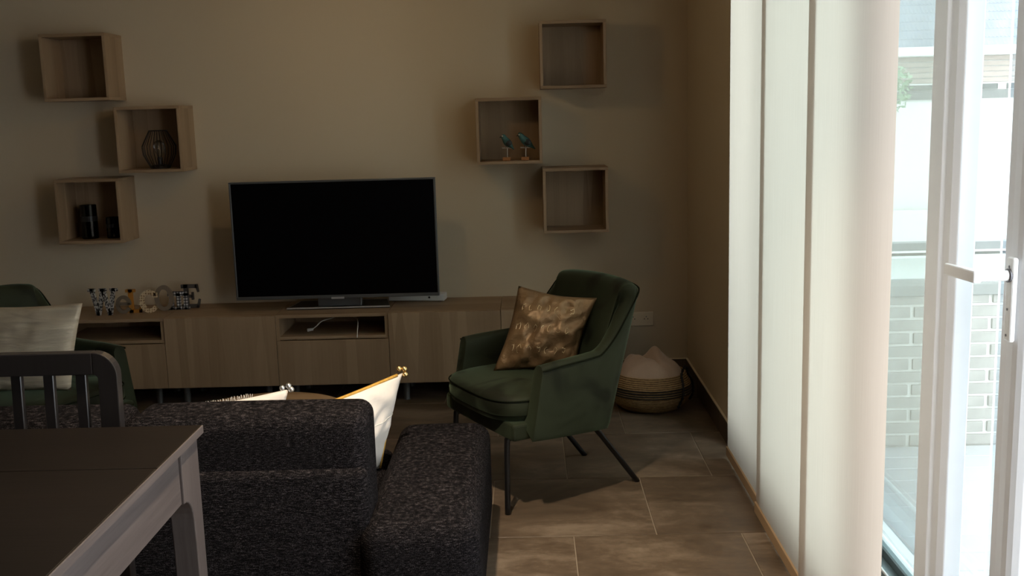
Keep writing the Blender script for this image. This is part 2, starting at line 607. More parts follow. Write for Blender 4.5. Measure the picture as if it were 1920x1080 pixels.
def catmull(P, k):
    out = []
    n = len(P)
    for i in range(n - 1):
        p0, p1, p2, p3 = P[max(i - 1, 0)], P[i], P[i + 1], P[min(i + 2, n - 1)]
        for j in range(k):
            t = j / k
            out.append(tuple(0.5 * (2 * b1 + (c1 - a1) * t + (2 * a1 - 5 * b1 + 4 * c1 - d1) * t * t + (3 * b1 - a1 - 3 * c1 + d1) * t ** 3) for a1, b1, c1, d1 in zip(p0, p1, p2, p3)))
    out.append(tuple(P[-1]))
    return out


# ================================================================ ROOM SHELL
X_L, Y_R, Z_C = -4.6, -4.5, 2.5
OPEN0, OPEN1, OPEN_Z = 1.2, 4.62, 2.42          # the glazed opening in the right wall

floor = tag(box('floor', 'grout', None, X_L, 1.2, Y_R, WALL_Y, -0.06, -0.003), kind='structure')
TS, TG = 0.605, 0.004
first = None
row = 0
y = 3.64 - TS * 14
while y < WALL_Y:
    x = (-0.167 if round((y - 3.64) / TS) % 2 == 0 else 0.139) - 0.6085 * 8
    while x < 1.2:
        x0, x1 = max(x + TG / 2, X_L), min(x + 0.6085 - TG / 2, 1.2)
        y0, y1 = max(y + TG / 2, Y_R), min(y + TS - TG / 2, WALL_Y)
        if x1 - x0 > 0.02 and y1 - y0 > 0.02:
            full = abs((x1 - x0) - (0.6085 - TG)) < 1e-6 and abs((y1 - y0) - (TS - TG)) < 1e-6
            if full and first is not None:
                copy_obj(first, floor, (x0, y0, 0))
            else:
                o = box('tile', 'tile', floor, 0, x1 - x0, 0, y1 - y0, -0.01, 0.0, 0.0012, 1)
                o.location = (x0, y0, 0)
                if full:
                    first = o
        x += 0.6085
    y += TS

tag(box('wall_back', 'wall', None, X_L - 0.2, 1.2, WALL_Y, WALL_Y + 0.2, -0.06, Z_C + 0.2), kind='structure')
tag(box('wall_left', 'wall', None, X_L - 0.2, X_L, Y_R - 0.2, WALL_Y, -0.06, Z_C + 0.2), kind='structure')
tag(box('wall_rear', 'wall_dark', None, X_L, 1.2, Y_R - 0.2, Y_R, -0.06, Z_C + 0.2), kind='structure')
wr = MB()
wr.box(WALL_X, 1.2, OPEN1, WALL_Y, -0.06, Z_C + 0.2)
wr.box(WALL_X, 1.2, Y_R, OPEN0, -0.06, Z_C + 0.2)
wr.box(WALL_X, 1.2, OPEN0, OPEN1, OPEN_Z, Z_C + 0.2)
tag(wr.build('wall_right', 'wall'), kind='structure')
tag(box('ceiling', 'ceiling', None, X_L, WALL_X, Y_R, WALL_Y, Z_C, Z_C + 0.2), kind='structure')

SK = 0.103
bb = struct_empty('baseboard_back')
x = WALL_X - 0.6
edges = [WALL_X - 0.011]
while x > X_L:
    edges.append(x)
    x -= 0.6085
edges.append(X_L)
for a, c in zip(edges[1:], edges[:-1]):
    box('skirting_tile', 'skirting', bb, a + 0.001, c - 0.001, WALL_Y - 0.010, WALL_Y, 0.0, SK, 0.001, 1)
box('caulk_line', 'caulk', bb, X_L, WALL_X - 0.001, WALL_Y - 0.010, WALL_Y, SK, SK + 0.005)
br = struct_empty('baseboard_right')
ed = [OPEN1, 4.868, 5.473, WALL_Y]
for a, c in zip(ed[:-1], ed[1:]):
    box('skirting_tile', 'skirting', br, WALL_X - 0.010, WALL_X, a + 0.001, c - 0.001, 0.0, SK, 0.001, 1)
box('caulk_line', 'caulk', br, WALL_X - 0.010, WALL_X, OPEN1, WALL_Y, SK, SK + 0.005)

# ---------------------------------------------------------------- window and sliding door
WY = 2.543
win = struct_empty('window_1', (1.0, WY, 0))
JW = 0.105
MB().prism([(0.08, 0), (0.036, 0), (0.024, 0.018), (0.020, 0.044), (0.010, 0.050), (0.004, 0.085), (0.0, JW), (0.08, JW)], 0, OPEN_Z, 'z').build('jamb_post', 'pvc', win, 0.003)
box('jamb_post', 'pvc', win, 0, 0.08, OPEN1 - WY - 0.08, OPEN1 - WY, 0, OPEN_Z, 0.004)
box('top_rail', 'pvc', win, 0, 0.08, JW, OPEN1 - WY - 0.08, OPEN_Z - 0.08, OPEN_Z, 0.004)
box('bottom_rail', 'alu', win, 0, 0.08, JW, OPEN1 - WY - 0.08, 0, 0.19, 0.004)
box('glazing_bead', 'pvc', win, 0.012, 0.042, JW, JW + 0.028, 0.19, OPEN_Z - 0.08, 0.006)
box('glazing_bead', 'pvc', win, 0.0, 0.006, JW, OPEN1 - WY - 0.08, 0.19, 0.197, 0.001)
box('gasket', 'gasket', win, 0.036, 0.044, JW + 0.028, OPEN1 - WY - 0.08, 0.19, 0.215)
MB().add([(0.045, JW + 0.026, 0.19), (0.045, OPEN1 - WY - 0.08, 0.19), (0.045, OPEN1 - WY - 0.08, OPEN_Z - 0.08), (0.045, JW + 0.026, OPEN_Z - 0.08)], [(0, 1, 2, 3)]).build('glass_pane', 'glass_mint', win)

door = struct_empty('door_1', (1.1, 2.327, 0))
DL = 1.55                                       # sliding leaf, slid away behind the fixed window
MB().prism([(0.065, 0), (0.026, 0), (0.012, 0.012), (0.004, 0.024), (0.0, 0.040), (0.0, 0.070), (-0.002, 0.097), (0.065, 0.097)], 0.03, OPEN_Z - 0.03, 'z').build('stile', 'pvc', door, 0.003)
box('stile', 'pvc', door, 0, 0.065, DL - 0.085, DL, 0.03, OPEN_Z - 0.03, 0.005)
box('bottom_rail', 'pvc', door, 0, 0.065, 0.085, DL - 0.085, 0.03, 0.15, 0.005)
box('top_rail', 'pvc', door, 0, 0.065, 0.085, DL - 0.085, OPEN_Z - 0.12, OPEN_Z - 0.03, 0.005)
MB().add([(0.033, 0.188, 0.15), (0.033, DL - 0.085, 0.15), (0.033, DL - 0.085, OPEN_Z - 0.12), (0.033, 0.188, OPEN_Z - 0.12)], [(0, 1, 2, 3)]).build('glass_pane', 'glass', door)
MB().add([(0.033, 0.097, 0.15), (0.033, 0.188, 0.15), (0.033, 0.188, OPEN_Z - 0.12), (0.033, 0.097, OPEN_Z - 0.12)], [(0, 1, 2, 3)]).build('tinted_edge_strip', 'glass_grey', door)
hd = box('handle', 'lever', door, -0.014, 0, 0.028, 0.062, 0.985, 1.18, 0.006, 3)
nk = MB()
nk.tube([(-0.008, 0.045, 1.138), (-0.085, 0.045, 1.138)], 0.0125, 16)
nk.build('handle_neck', 'lever', hd, 0.002, 2, True)
lv = MB()
lv.prism([(-0.10, 0.03), (-0.082, 0.03), (-0.078, 0.06), (-0.105, 0.165), (-0.115, 0.165), (-0.103, 0.06)], 1.124, 1.152, 'z')
lv.build('lever', 'lever', hd, 0.004, 3)
for z in (1.158, 1.06, 1.0):
    MB().tube([(-0.0145, 0.045, z), (-0.0155, 0.045, z)], 0.003, 10).build('screw', 'screw', hd)
for zz in (1.138,):
    MB().tube([(-0.012, 0.045, zz), (-0.018, 0.045, zz)], 0.016, 20).build('handle_collar', 'screw', hd, 0, 2, True)
box('trim_1', 'alu', None, 0.99, 1.2, OPEN0, WY, -0.003, 0.012, 0.002)
tag(bpy.data.objects['trim_1'], kind='structure')

# ---------------------------------------------------------------- terrace outside
deck = tag(box('terrace', 'deck_gap', None, 1.2, 4.2, -1.5, 4.60, -0.10, -0.035), kind='structure')
y = 4.56
pk = None
while y > -1.4:
    if pk is None:
        pk = box('deck_board', 'deck', deck, 1.2, 4.2, -0.1375, 0, -0.035, 0.0, 0.003, 1)
        pk.location = (0, y, 0)
    else:
        copy_obj(pk, deck, (0, y, 0))
    y -= 0.1415
wo = tag(box('wall_terrace', 'mortar', None, 1.2, 4.2, 4.575, 4.70, -0.1, 0.683), kind='structure')
bk = None
cz = 0.0585
for r_ in range(12):
    z0 = -0.002 + r_ * cz + 0.006
    x = 1.2 - (0.115 if r_ % 2 else 0.0) + 0.03
    while x < 3.2:
        x0 = max(x, 1.2)
        if bk is None:
            bk = box('brick', 'brick', wo, 0, 0.21, 0, 0.012, 0, 0.046, 0.002, 1)
            bk.location = (x0, 4.563, z0)
        elif x0 == x:
            copy_obj(bk, wo, (x0, 4.563, z0))
        x += 0.228
box('coping_slab', 'coping', wo, 1.2, 4.2, 4.55, 4.72, 0.685, 0.737, 0.004, 1)
rl = thing('terrace_railing', 'grey terrace railing with glass infill on the brick parapet', 'railing', (1.2, 4.63, 0.737))
box('hand_rail', 'rail', rl, 0, 3.0, -0.03, 0.03, 0.143, 0.178, 0.003)
box('lower_rail', 'shutter', rl, 0, 3.0, -0.012, 0.012, 0.118, 0.128, 0.002)
box('glass_infill', 'glass', rl, 0, 3.0, -0.003, 0.003, 0.012, 0.118)
for x in (0.03, 0.95, 1.9, 2.9):
    box('post', 'rail', rl, x - 0.012, x + 0.012, -0.012, 0.012, 0, 0.145, 0.002)

tag(box('ground', 'paving', None, -20, 40, 4.75, 60, -2.2, -2.0), kind='structure')
tag(box('curtain_shade_wall', 'render_white', None, 1.2, 1.59, 4.70, 6.2, -0.1, 3.2), kind='structure')  # added wing, unseen behind the curtains, shades the farthest panel
# the house across
HY = 24.0


def hz(z12):
    return EYE + (z12 - EYE) * 2.0


hs = thing('neighbour_house', 'white rendered house with blue grey roof beyond the terrace', 'house', (6.0, HY, -2.0))
hb = -2.0
box('wall', 'render_white', hs, 0, 9, 0, 6, 0, hz(1.515) - hb)
box('plinth', 'lintel', hs, -0.02, 9.02, -0.06, 0, 0, hz(-0.22) - hb)
box('garden_wall', 'render_white', hs, -0.1, 9.1, -0.5, -0.25, 0, hz(0.30) - hb)
box('lintel', 'lintel', hs, 0, 9, -0.05, 6, hz(1.515) - hb, hz(1.61) - hb)
for k in range(6):
    x = 2.4 + k * 1.15
    w = box('roller_shutter', 'shutter', hs, x, x + 0.95, -0.07, 0.0, hz(1.615) - hb, hz(1.675) - hb)
box('ledge', 'render_white', hs, 0, 9, -0.03, 6, hz(1.61) - hb, hz(1.69) - hb)
bz = hz(1.69) - hb
bt = hz(1.985) - hb
for k in range(5):
    h = (bt - bz) / 5
    box('siding_board', 'siding', hs, 0, 9, -0.02 - 0.02 * (k % 2), 6, bz + k * h + 0.012, bz + (k + 1) * h - 0.012)
box('siding_back', 'render_white', hs, 0, 9, 0.02, 6, bz, bt)
box('gutter', 'render_white', hs, -0.3, 9.3, -0.35, 0.2, bt, hz(2.085) - hb, 0.03)
rf = MB()
nx, pitch_r = 110, 0.24
for k in range(22):
    y0, z0 = -0.3 + k * 0.22, hz(2.085) - hb + k * 0.20
    for i in range(nx):
        a, c = -0.3 + i * 0.0873, -0.3 + (i + 1) * 0.0873
        mid = (a + c) / 2
        rf.add([(a, y0, z0), (mid, y0 - 0.02, z0 - 0.03), (c, y0, z0), (c, y0 + 0.24, z0 + 0.2), (mid, y0 + 0.24, z0 + 0.2), (a, y0 + 0.24, z0 + 0.2), (a, y0, z0 - 0.05), (mid, y0 - 0.02, z0 - 0.08), (c, y0, z0 - 0.05)], [(0, 1, 4, 5), (1, 2, 3, 4), (6, 7, 1, 0), (7, 8, 2, 1)])
tag(rf.build('roof_tiles', 'roof_tile', hs), kind='stuff')
tr = thing('garden_tree', 'small pale green tree in front of the white house', 'tree', (7.62, 22.6, -1.7))
MB().tube([(0, 0, 0), (0.03, 0, 1.6), (0, 0.05, 3.2)], [0.08, 0.06, 0.03]).build('trunk', 'bark', tr, smooth=True)
cr = MB()
for k in range(420):
    a, b_, r_ = random.uniform(0, 2 * PI), random.uniform(-1, 1), 0.5 * random.random() ** 0.4
    c = Vector((r_ * math.cos(a) * math.sqrt(1 - b_ * b_), r_ * math.sin(a) * math.sqrt(1 - b_ * b_), 3.45 + r_ * 1.1 * b_))
    u = Vector((random.uniform(-1, 1), random.uniform(-1, 1), random.uniform(-1, 1))).normalized() * 0.07
    w = u.orthogonal().normalized() * 0.045
    cr.add([c - u, c + w, c + u, c - w], [(0, 1, 2, 3)])
tag(cr.build('foliage', 'leaf', tr), kind='stuff')

# ================================================================ PANEL CURTAINS
trk = tag(box('trim_2', 'white_plastic', None, 0.80, 0.87, OPEN0, 4.55, Z_C - 0.03, Z_C, 0.003), kind='structure')
for (px, y0, y1, zb, lab) in (
        (0.850, 3.735, 4.448, 0.018, 'cream fabric panel curtain farthest from the camera, beside the dark skirting'),
        (0.835, 3.045, 3.800, 0.014, 'cream fabric panel curtain in the middle of three, between two dark overlap strips'),
        (0.820, 2.372, 3.120, 0.012, 'cream fabric panel curtain nearest the glass door, widest in view')):
    t = thing('panel_curtain', lab, 'curtain', (px, y0, zb), 0, None)
    W_ = y1 - y0
    MB().grid(lambda u, v_: (0.0, u * W_, 0.04 + v_ * (Z_C - 0.03 - zb - 0.04)), 6, 6).build('fabric', 'curtain', t)
    box('hem_bar', 'hem', t, -0.007, 0.007, 0.0, W_, 0.0, 0.042, 0.002)
    box('top_bar', 'white_plastic', t, -0.005, 0.005, 0, W_, Z_C - 0.06 - zb, Z_C - 0.03 - zb)

# ================================================================ TV BENCH UNITS
UX = -1.9565
ZB, ZT = 0.108, 0.4925
YF = WALL_Y - 0.42
YC = WALL_Y - 0.40
TH = 0.018


def bench_unit(k, kind, label):
    t = thing('tv_bench_unit', label, 'cabinet', (UX + 0.6 * k, 0, 0), 0, 'oak effect bench units under the television')
    g = 0.0006
    yb = WALL_Y - 0.011
    fr = YF if kind == 'door' else YC - 0.012
    box('side_panel', 'oak', t, g, TH, fr if kind != 'door' else YC, yb, ZB, ZT - TH)
    box('side_panel', 'oak', t, 0.6 - TH, 0.6 - g, fr if kind != 'door' else YC, yb, ZB, ZT - TH)
    box('top_panel', 'oak_h', t, g, 0.6 - g, YC - (0.014 if kind != 'door' else 0), yb + 0.011, ZT - TH, ZT, 0.001, 1)
    box('bottom_panel', 'oak_h', t, TH, 0.6 - TH, YC, yb, ZB, ZB + TH)
    box('back_panel', 'oak', t, TH, 0.6 - TH, yb - 0.006, yb, ZB + TH, ZT - TH)
    if kind == 'door':
        box('door', 'oak', t, 0.0015, 0.5985, YF, YC - 0.001, ZB, ZT - 0.002, 0.0012, 1)
    else:
        box('shelf', 'oak_h', t, TH, 0.6 - TH, YC - 0.010, yb - 0.006, 0.357, 0.373)
        box('drawer_front', 'oak', t, 0.0015, 0.5985, YF, YC - 0.013, ZB, 0.353, 0.0012, 1)
    for x in (0.075, 0.525):
        for y_ in (YC + 0.05, yb - 0.06):
            MB().lathe([(0.020, 0.0), (0.016, 0.004), (0.020, ZB)], 14, x, y_).build('leg', 'grey_plastic', t, smooth=True)
    return t


bench_unit(-1, 'open', 'bench unit with open slot and drawer, half hidden behind the cream cushion')
bench_unit(0, 'door', 'bench unit with plain oak door below the WELCOME letters, left of the television')
bench_unit(1, 'open', 'bench unit with open slot and drawer directly under the television stand')
bench_unit(2, 'door', 'bench unit with plain oak door under the right end of the television')
bench_unit(3, 'door', 'rightmost bench unit, mostly hidden behind the green armchair and gold cushion')

# white cable in the open slot
cb = thing('charging_cable', 'thin white cable with plug trailing in the open slot under the television', 'cable', (UX + 0.6, 5.60, 0.373))
p1 = catmull([(0.165, 0.02, 0.012), (0.19, 0.02, 0.03), (0.22, 0.03, 0.055), (0.27, 0.06, 0.065), (0.33, 0.07, 0.082), (0.40, 0.02, 0.075), (0.425, -0.03, 0.06), (0.433, -0.105, 0.02), (0.432, -0.118, -0.01)], 6)
MB().tube(p1, 0.0028, 8).build('cord', 'cable', cb, smooth=True)
MB().tube([(0.140, 0.015, 0.010), (0.172, 0.02, 0.014)], [0.010, 0.007], 10).build('plug', 'cable', cb, 0.002)

# ================================================================ TELEVISION
tv = thing('television', 'switched off flat television with thin silver frame on the oak bench', 'television', (-1.037, 5.60, ZT))
tw, tz0, tz1 = 0.5505, 0.066, 0.703
box('back_shell', 'tv_black', tv, -tw + 0.02, tw - 0.02, 0.012, 0.05, tz0 + 0.01, tz1 - 0.02, 0.01)
for (a, c, z0, z1) in ((-tw, tw, tz1 - 0.010, tz1), (-tw, tw, tz0, tz0 + 0.018), (-tw, -tw + 0.010, tz0 + 0.018, tz1 - 0.010), (tw - 0.010, tw, tz0 + 0.018, tz1 - 0.010)):
    box('bezel', 'silver', tv, a, c, 0.0, 0.03, z0, z1, 0.002)
box('screen', 'screen', tv, -tw + 0.010, tw - 0.010, 0.003, 0.012, tz0 + 0.018, tz1 - 0.010)
box('badge', 'badge', tv, -0.035, 0.035, -0.003, 0.0, tz0 - 0.004, tz0 + 0.007, 0.001)
box('stand_neck', 'silver', tv, -0.12, 0.12, 0.05, 0.10, 0.012, 0.16, 0.004)
sb = MB()
sb.prism([(-0.286, 0.028), (0.275, 0.032), (0.235, 0.25), (-0.255, 0.25)], 0.0, 0.010, 'z')
so = sb.build('stand_base', 'tv_black', tv, 0.003)
se = MB()
loop = [(-0.286, 0.028, 0.009), (0.275, 0.032, 0.009), (0.235, 0.25, 0.009), (-0.255, 0.25, 0.009)]
se.tube(loop, 0.0045, 8, closed=True)
se.build('base_trim', 'badge', so)

bx = thing('set_top_box', 'small white set-top box with black dot, behind right end of television', 'box', (-0.635, 5.80, ZT), -0.13)
box('case', 'white_plastic', bx, -0.16, 0.16, 0.0, 0.08, 0.003, 0.043, 0.006, 3)
MB().tube([(0.075, 0.001, 0.024), (0.075, -0.0015, 0.024)], 0.006, 14).build('sensor_dot', 'tv_black', bx)
box('slot', 'tv_black', bx, 0.04, 0.085, -0.001, 0.002, 0.036, 0.038)
for x in (-0.13, 0.13):
    box('foot', 'grey_plastic', bx, x - 0.01, x + 0.01, 0.01, 0.07, 0.0, 0.004)

# ================================================================ WALL CUBES
CD = 0.24


def cube(x0, ztop, label):
    t = thing('wall_cube', label, 'shelf', (x0, WALL_Y - CD, ztop - 0.35), 0, 'oak effect wall cubes')
    T = 0.016
    box('top_panel', 'oak_h', t, 0, 0.35, 0, CD, 0.35 - T, 0.35, 0.0008, 1)
    box('bottom_panel', 'oak_h', t, 0, 0.35, 0, CD, 0, T, 0.0008, 1)
    box('side_panel', 'oak', t, 0, T, 0, CD, T, 0.35 - T, 0.0008, 1)
    box('side_panel', 'oak', t, 0.35 - T, 0.35, 0, CD, T, 0.35 - T, 0.0008, 1)
    box('back_panel', 'oak', t, T, 0.35 - T, CD - 0.012, CD - 0.002, T, 0.35 - T)
    return t


cube(-2.554, EYE + 0.455, 'empty oak wall cube at top left')
cube(-2.190, EYE + 0.067, 'oak wall cube holding the black wire lantern')
cube(-2.549, EYE - 0.310, 'oak wall cube holding two dark candle glasses')
cube(0.084, EYE + 0.449, 'empty oak wall cube at top right, above the bird cube')
cube(-0.263, EYE + 0.060, 'oak wall cube holding two teal birds')
cube(0.086, EYE - 0.319, 'empty oak wall cube above the green armchair, lowest on the right')

# wire lantern
Lz = EYE + 0.067 - 0.35 + 0.016
ln = thing('wire_lantern', 'black faceted wire lantern with clear bulb inside the wall cube', 'lantern', (-2.000, 5.775, Lz))
prof = [(0.052, 0.006), (0.086, 0.075), (0.090, 0.120), (0.047, 0.204)]
wire = None
for k in range(14):
    a = 2 * PI * k / 14
    if wire is None:
        wire = MB().tube([(r_, 0, z) for r_, z in prof], 0.0022, 6).build('wire', 'black_wire', ln)
    else:
        w = copy_obj(wire, ln)
        w.rotation_euler = (0, 0, a)
for r_, z in ((0.047, 0.204), (0.052, 0.006)):
    MB().tube([(r_ * math.cos(2 * PI * k / 28), r_ * math.sin(2 * PI * k / 28), z) for k in range(28)], 0.003, 6, closed=True).build('ring', 'black_wire', ln)
MB().lathe([(0.052, 0.0), (0.052, 0.012), (0.044, 0.02), (0.014, 0.022), (0.014, 0.06)], 24).build('base', 'black_wire', ln)
MB().lathe([(0.012, 0.06), (0.015, 0.075), (0.030, 0.105), (0.032, 0.12), (0.026, 0.14), (0.010, 0.152)], 20).build('bulb', 'glass_lamp', ln, smooth=True)
MB().tube([(0, 0, 0.06), (0.004, 0, 0.10), (-0.004, 0, 0.125), (0, 0, 0.10)], 0.0015, 6).build('filament', 'pale_rod', ln)

# candle glasses
Tz = EYE - 0.310 - 0.35 + 0.016
for (x, r_, h, nm, lab) in ((-2.425, 0.044, 0.186, 'candle_glass', 'tall dark glass candle holder in the lower left wall cube'), (-2.295, 0.036, 0.116, 'candle_glass', 'short dark candle glass beside the taller one in the wall cube')):
    t = thing(nm, lab, 'candle holder', (x, 5.785, Tz))
    MB().lathe([(r_ * 0.92, 0.0), (r_, 0.006), (r_, h), (r_ * 0.93, h), (r_ * 0.93, 0.012), (0.001, 0.012)], 24, cap=True).build('glass', 'glass_dark', t, smooth=False)
    MB().lathe([(r_ * 0.8, 0.012), (r_ * 0.8, h * 0.35), (0.002, h * 0.36)], 20).build('candle', 'candle_tin', t)
    MB().lathe([(r_ * 1.02, h * 0.52), (r_ * 1.03, h * 0.60), (r_ * 1.02, h * 0.68)], 24, cap=False).build('band', 'candle_tin', t)


# birds
def bird(x, lean, size, lab):
    Bz = EYE + 0.060 - 0.35 + 0.016
    t = thing('bird_figurine', lab, 'figurine', (x, 5.745, Bz), 0)
    box('base_block', 'bird_block', t, -0.021, 0.021, -0.015, 0.015, 0, 0.017, 0.001, 1)
    MB().tube([(0.004, 0, 0.017), (0.004, 0, 0.068)], 0.0032, 8).build('rod', 'pale_rod', t)
    MB().tube([(-0.024, 0, 0.067), (0.030, 0, 0.066)], 0.0035, 8).build('perch', 'pale_rod', t)
    # body lofted from tail to crown, facing left
    sp = [(0.045, 0.058, 0.003), (0.034, 0.070, 0.008), (0.022, 0.083, 0.017), (0.010, 0.096, 0.0225), (0.000, 0.108, 0.0215), (-0.008, 0.121, 0.017), (-0.013, 0.132, 0.0150), (-0.017, 0.141, 0.011), (-0.019, 0.147, 0.003)]
    pts = [((px + (pz - 0.1) * lean) * size, 0, 0.068 + (pz - 0.068) * size) for px, pz, _ in sp]
    MB().tube(pts, [q[2] * size for q in sp], 14).build('body', 'teal_glaze', t, smooth=True)
    c = Vector(pts[6])
    MB().tube([c + Vector((-0.010, 0, 0.002)), c + Vector((-0.024, 0, -0.003))], [0.005, 0.0008], 8).build('beak', 'bird_dark', t)
    wg = MB()
    a = Vector(pts[2])
    e = Vector(pts[4])
    wg.ball((a + e) / 2 + Vector((0.004, -0.017 * size, 0)), 0.02 * size, 10, 8, (1.0, 0.35, 0.85))
    wg.build('wing', 'bird_dark', t, smooth=True)
    MB().ball(c + Vector((-0.008, -0.010, 0.004)), 0.005, 8, 6).build('face_patch', 'bird_white', t, smooth=True)
    for dx in (-0.002, 0.008):
        MB().tube([(dx, -0.004, 0.068), (dx + 0.002, -0.004, 0.082)], 0.0014, 6).build('leg', 'bird_dark', t)
    return t


bird(-0.106, 0.0, 0.92, 'plump teal bird figurine on orange block, left one of the pair')
bird(-0.006, -0.25, 1.0, 'slimmer teal bird figurine on orange block, right one of the pair')


# ================================================================ WELCOME LETTERS
def arc(mb, cx, cz, rx, rz, w, a0, a1, d, n=28):
    a0, a1 = math.radians(a0), math.radians(a1)
    rings = []
    for k in range(n + 1):
        a = a0 + (a1 - a0) * k / n
        ca, sa = math.cos(a), math.sin(a)
        o_ = (cx + rx * ca, cz + rz * sa)
        i_ = (cx + (rx - w) * ca, cz + (rz - w) * sa)
        rings.append([(o_[0], 0, o_[1]), (i_[0], 0, i_[1]), (i_[0], d, i_[1]), (o_[0], d, o_[1])])
    mb.rings(rings)


def bar(mb, x0, z0, x1, z1, w, d):
    """A stroke whose ends are cut level, w wide in x."""
    mb.prism([(x0 - w / 2, z0), (x0 + w / 2, z0), (x1 + w / 2, z1), (x1 - w / 2, z1)], 0, d)


def letter(name, mat, x, y_, lab, fn, rz=0.0, rx=0.0):
    mb = MB()
    fn(mb)
    o = mb.build(name, mat)
    o.location = (x, y_, ZT)
    o.rotation_euler = (rx, 0, rz)
    return tag(o, lab, 'letter', 'standing letters spelling welcome')


D_ = 0.016


def l_w(m_):
    h = 0.148
    w = 0.021
    for a, b_, c in ((0.016, 0.045, 1), (0.077, 0.045, 0), (0.077, 0.108, 1), (0.137, 0.108, 0)):
        bar(m_, b_, 0, a, h, w, D_)
    for x in (0.016, 0.077, 0.137):
        m_.box(x - 0.020, x + 0.020, 0, D_, h - 0.016, h)


def l_e(m_):
    arc(m_, 0.042, 0.050, 0.042, 0.050, 0.018, 0, 330, D_)
    m_.box(0.014, 0.080, 0, D_, 0.046, 0.060)


def l_l(m_):
    m_.box(0.020, 0.044, 0, D_, 0, 0.130)
    m_.box(0.006, 0.058, 0, D_, 0.114, 0.130)
    m_.box(0.006, 0.086, 0, D_, 0, 0.018)
    m_.prism([(0.086, 0.0), (0.086, 0.040), (0.074, 0.018), (0.074, 0.0)], 0, D_)


def l_c(m_):
    arc(m_, 0.056, 0.0625, 0.054, 0.0625, 0.024, 38, 322, D_)
    m_.box(0.084, 0.100, 0, D_, 0.084, 0.112)


def l_o(m_):
    arc(m_, 0.052, 0.071, 0.052, 0.071, 0.022, 0, 360, D_, 40)


def l_m(m_):
    for x in (0.022, 0.062, 0.102):
        m_.box(x - 0.011, x + 0.011, 0, D_, 0, 0.094)
        m_.box(x - 0.019, x + 0.019, 0, D_, 0, 0.014)
    m_.box(0.003, 0.113, 0, D_, 0.076, 0.102)


def l_E(m_):
    h = 0.132
    m_.box(0.014, 0.038, 0, D_, 0, h)
    m_.box(0.0, 0.090, 0, D_, h - 0.020, h)
    m_.box(0.0, 0.094, 0, D_, 0, 0.020)
    m_.box(0.038, 0.064, 0, D_, 0.058, 0.074)
    m_.box(0.056, 0.067, 0, D_, 0.046, 0.088)
    m_.prism([(0.078, h), (0.092, h), (0.098, h - 0.042), (0.090, h - 0.044)], 0, D_)
    m_.prism([(0.080, 0.0), (0.094, 0.0), (0.104, 0.046), (0.094, 0.050)], 0, D_)


letter('letter_w', 'print', -2.395, 5.610, 'letter W covered in black and white print paper, first in WELCOME', l_w)
letter('letter_e', 'taupe', -2.268, 5.650, 'small grey-brown letter e between the W and the orange L', l_e)
letter('letter_l', 'mustard', -2.222, 5.668, 'orange mustard letter L', l_l)
letter('letter_c', 'dots', -2.140, 5.655, 'cream letter C with dotted paper', l_c)
letter('letter_o', 'taupe2', -2.072, 5.705, 'brown letter O standing behind the cream C', l_o)
letter('letter_m', 'gingham', -2.010, 5.730, 'black and white checked letter m before the final E', l_m)
letter('letter_big_e', 'slate', -1.944, 5.775, 'dark grey capital letter E at the right end of the letters', l_E)

# ================================================================ WALL SOCKET
sk = thing('wall_socket', 'beige double wall socket low on the back wall beside the green armchair', 'socket', (0.622, WALL_Y, 0.343))
box('plate', 'socket', sk, -0.078, 0.078, -0.010, 0, -0.04, 0.04, 0.003)
for x in (-0.037, 0.037):
    MB().rings([[(x + r_ * math.cos(2 * PI * k / 20), yy, r_ * math.sin(2 * PI * k / 20)) for k in range(20)] for r_, yy in ((0.023, -0.010), (0.023, -0.013), (0.0195, -0.013), (0.0195, -0.0105), (0.001, -0.0105))], cap=False).build('outlet', 'socket', sk)
    for dx in (-0.0095, 0.0095):
        MB().tube([(x + dx, -0.0104, 0), (x + dx, -0.0115, 0)], 0.003, 8).build('hole', 'tv_black', sk)
    MB().tube([(x, -0.010, 0.013), (x, -0.016, 0.013)], 0.003, 8).build('earth_pin', 'screw', sk)

# ================================================================ PENDANT (hangs just above the frame)
pd = thing('pendant_lamp', 'bare glowing bulb hanging on a black cord over the coffee table', 'lamp', (-0.90, 4.70, 2.10))
MB().ball((0, 0, 0), 0.042, 16, 12, (1, 1, 1.1)).build('bulb', 'bulb', pd, smooth=True)
MB().lathe([(0.018, 0.042), (0.022, 0.05), (0.022, 0.10), (0.006, 0.115)], 16).build('lamp_socket', 'cord', pd)
MB().tube([(0, 0, 0.11), (0, 0, Z_C - 2.10 - 0.02)], 0.004, 8).build('cord', 'cord', pd)
MB().lathe([(0.05, Z_C - 2.10 - 0.025), (0.05, Z_C - 2.10)], 20).build('ceiling_rose', 'cord', pd)


dn = thing('ceiling_downlight', 'recessed ceiling spot in a white ring, above the sofa back', 'lamp', (-0.30, 2.60, Z_C))
MB().rings([[(r_ * math.cos(2 * PI * k / 28), r_ * math.sin(2 * PI * k / 28), z) for k in range(28)] for r_, z in ((0.055, -0.001), (0.055, -0.006), (0.045, -0.008), (0.040, -0.001))], cap=False).build('ring', 'white_plastic', dn)


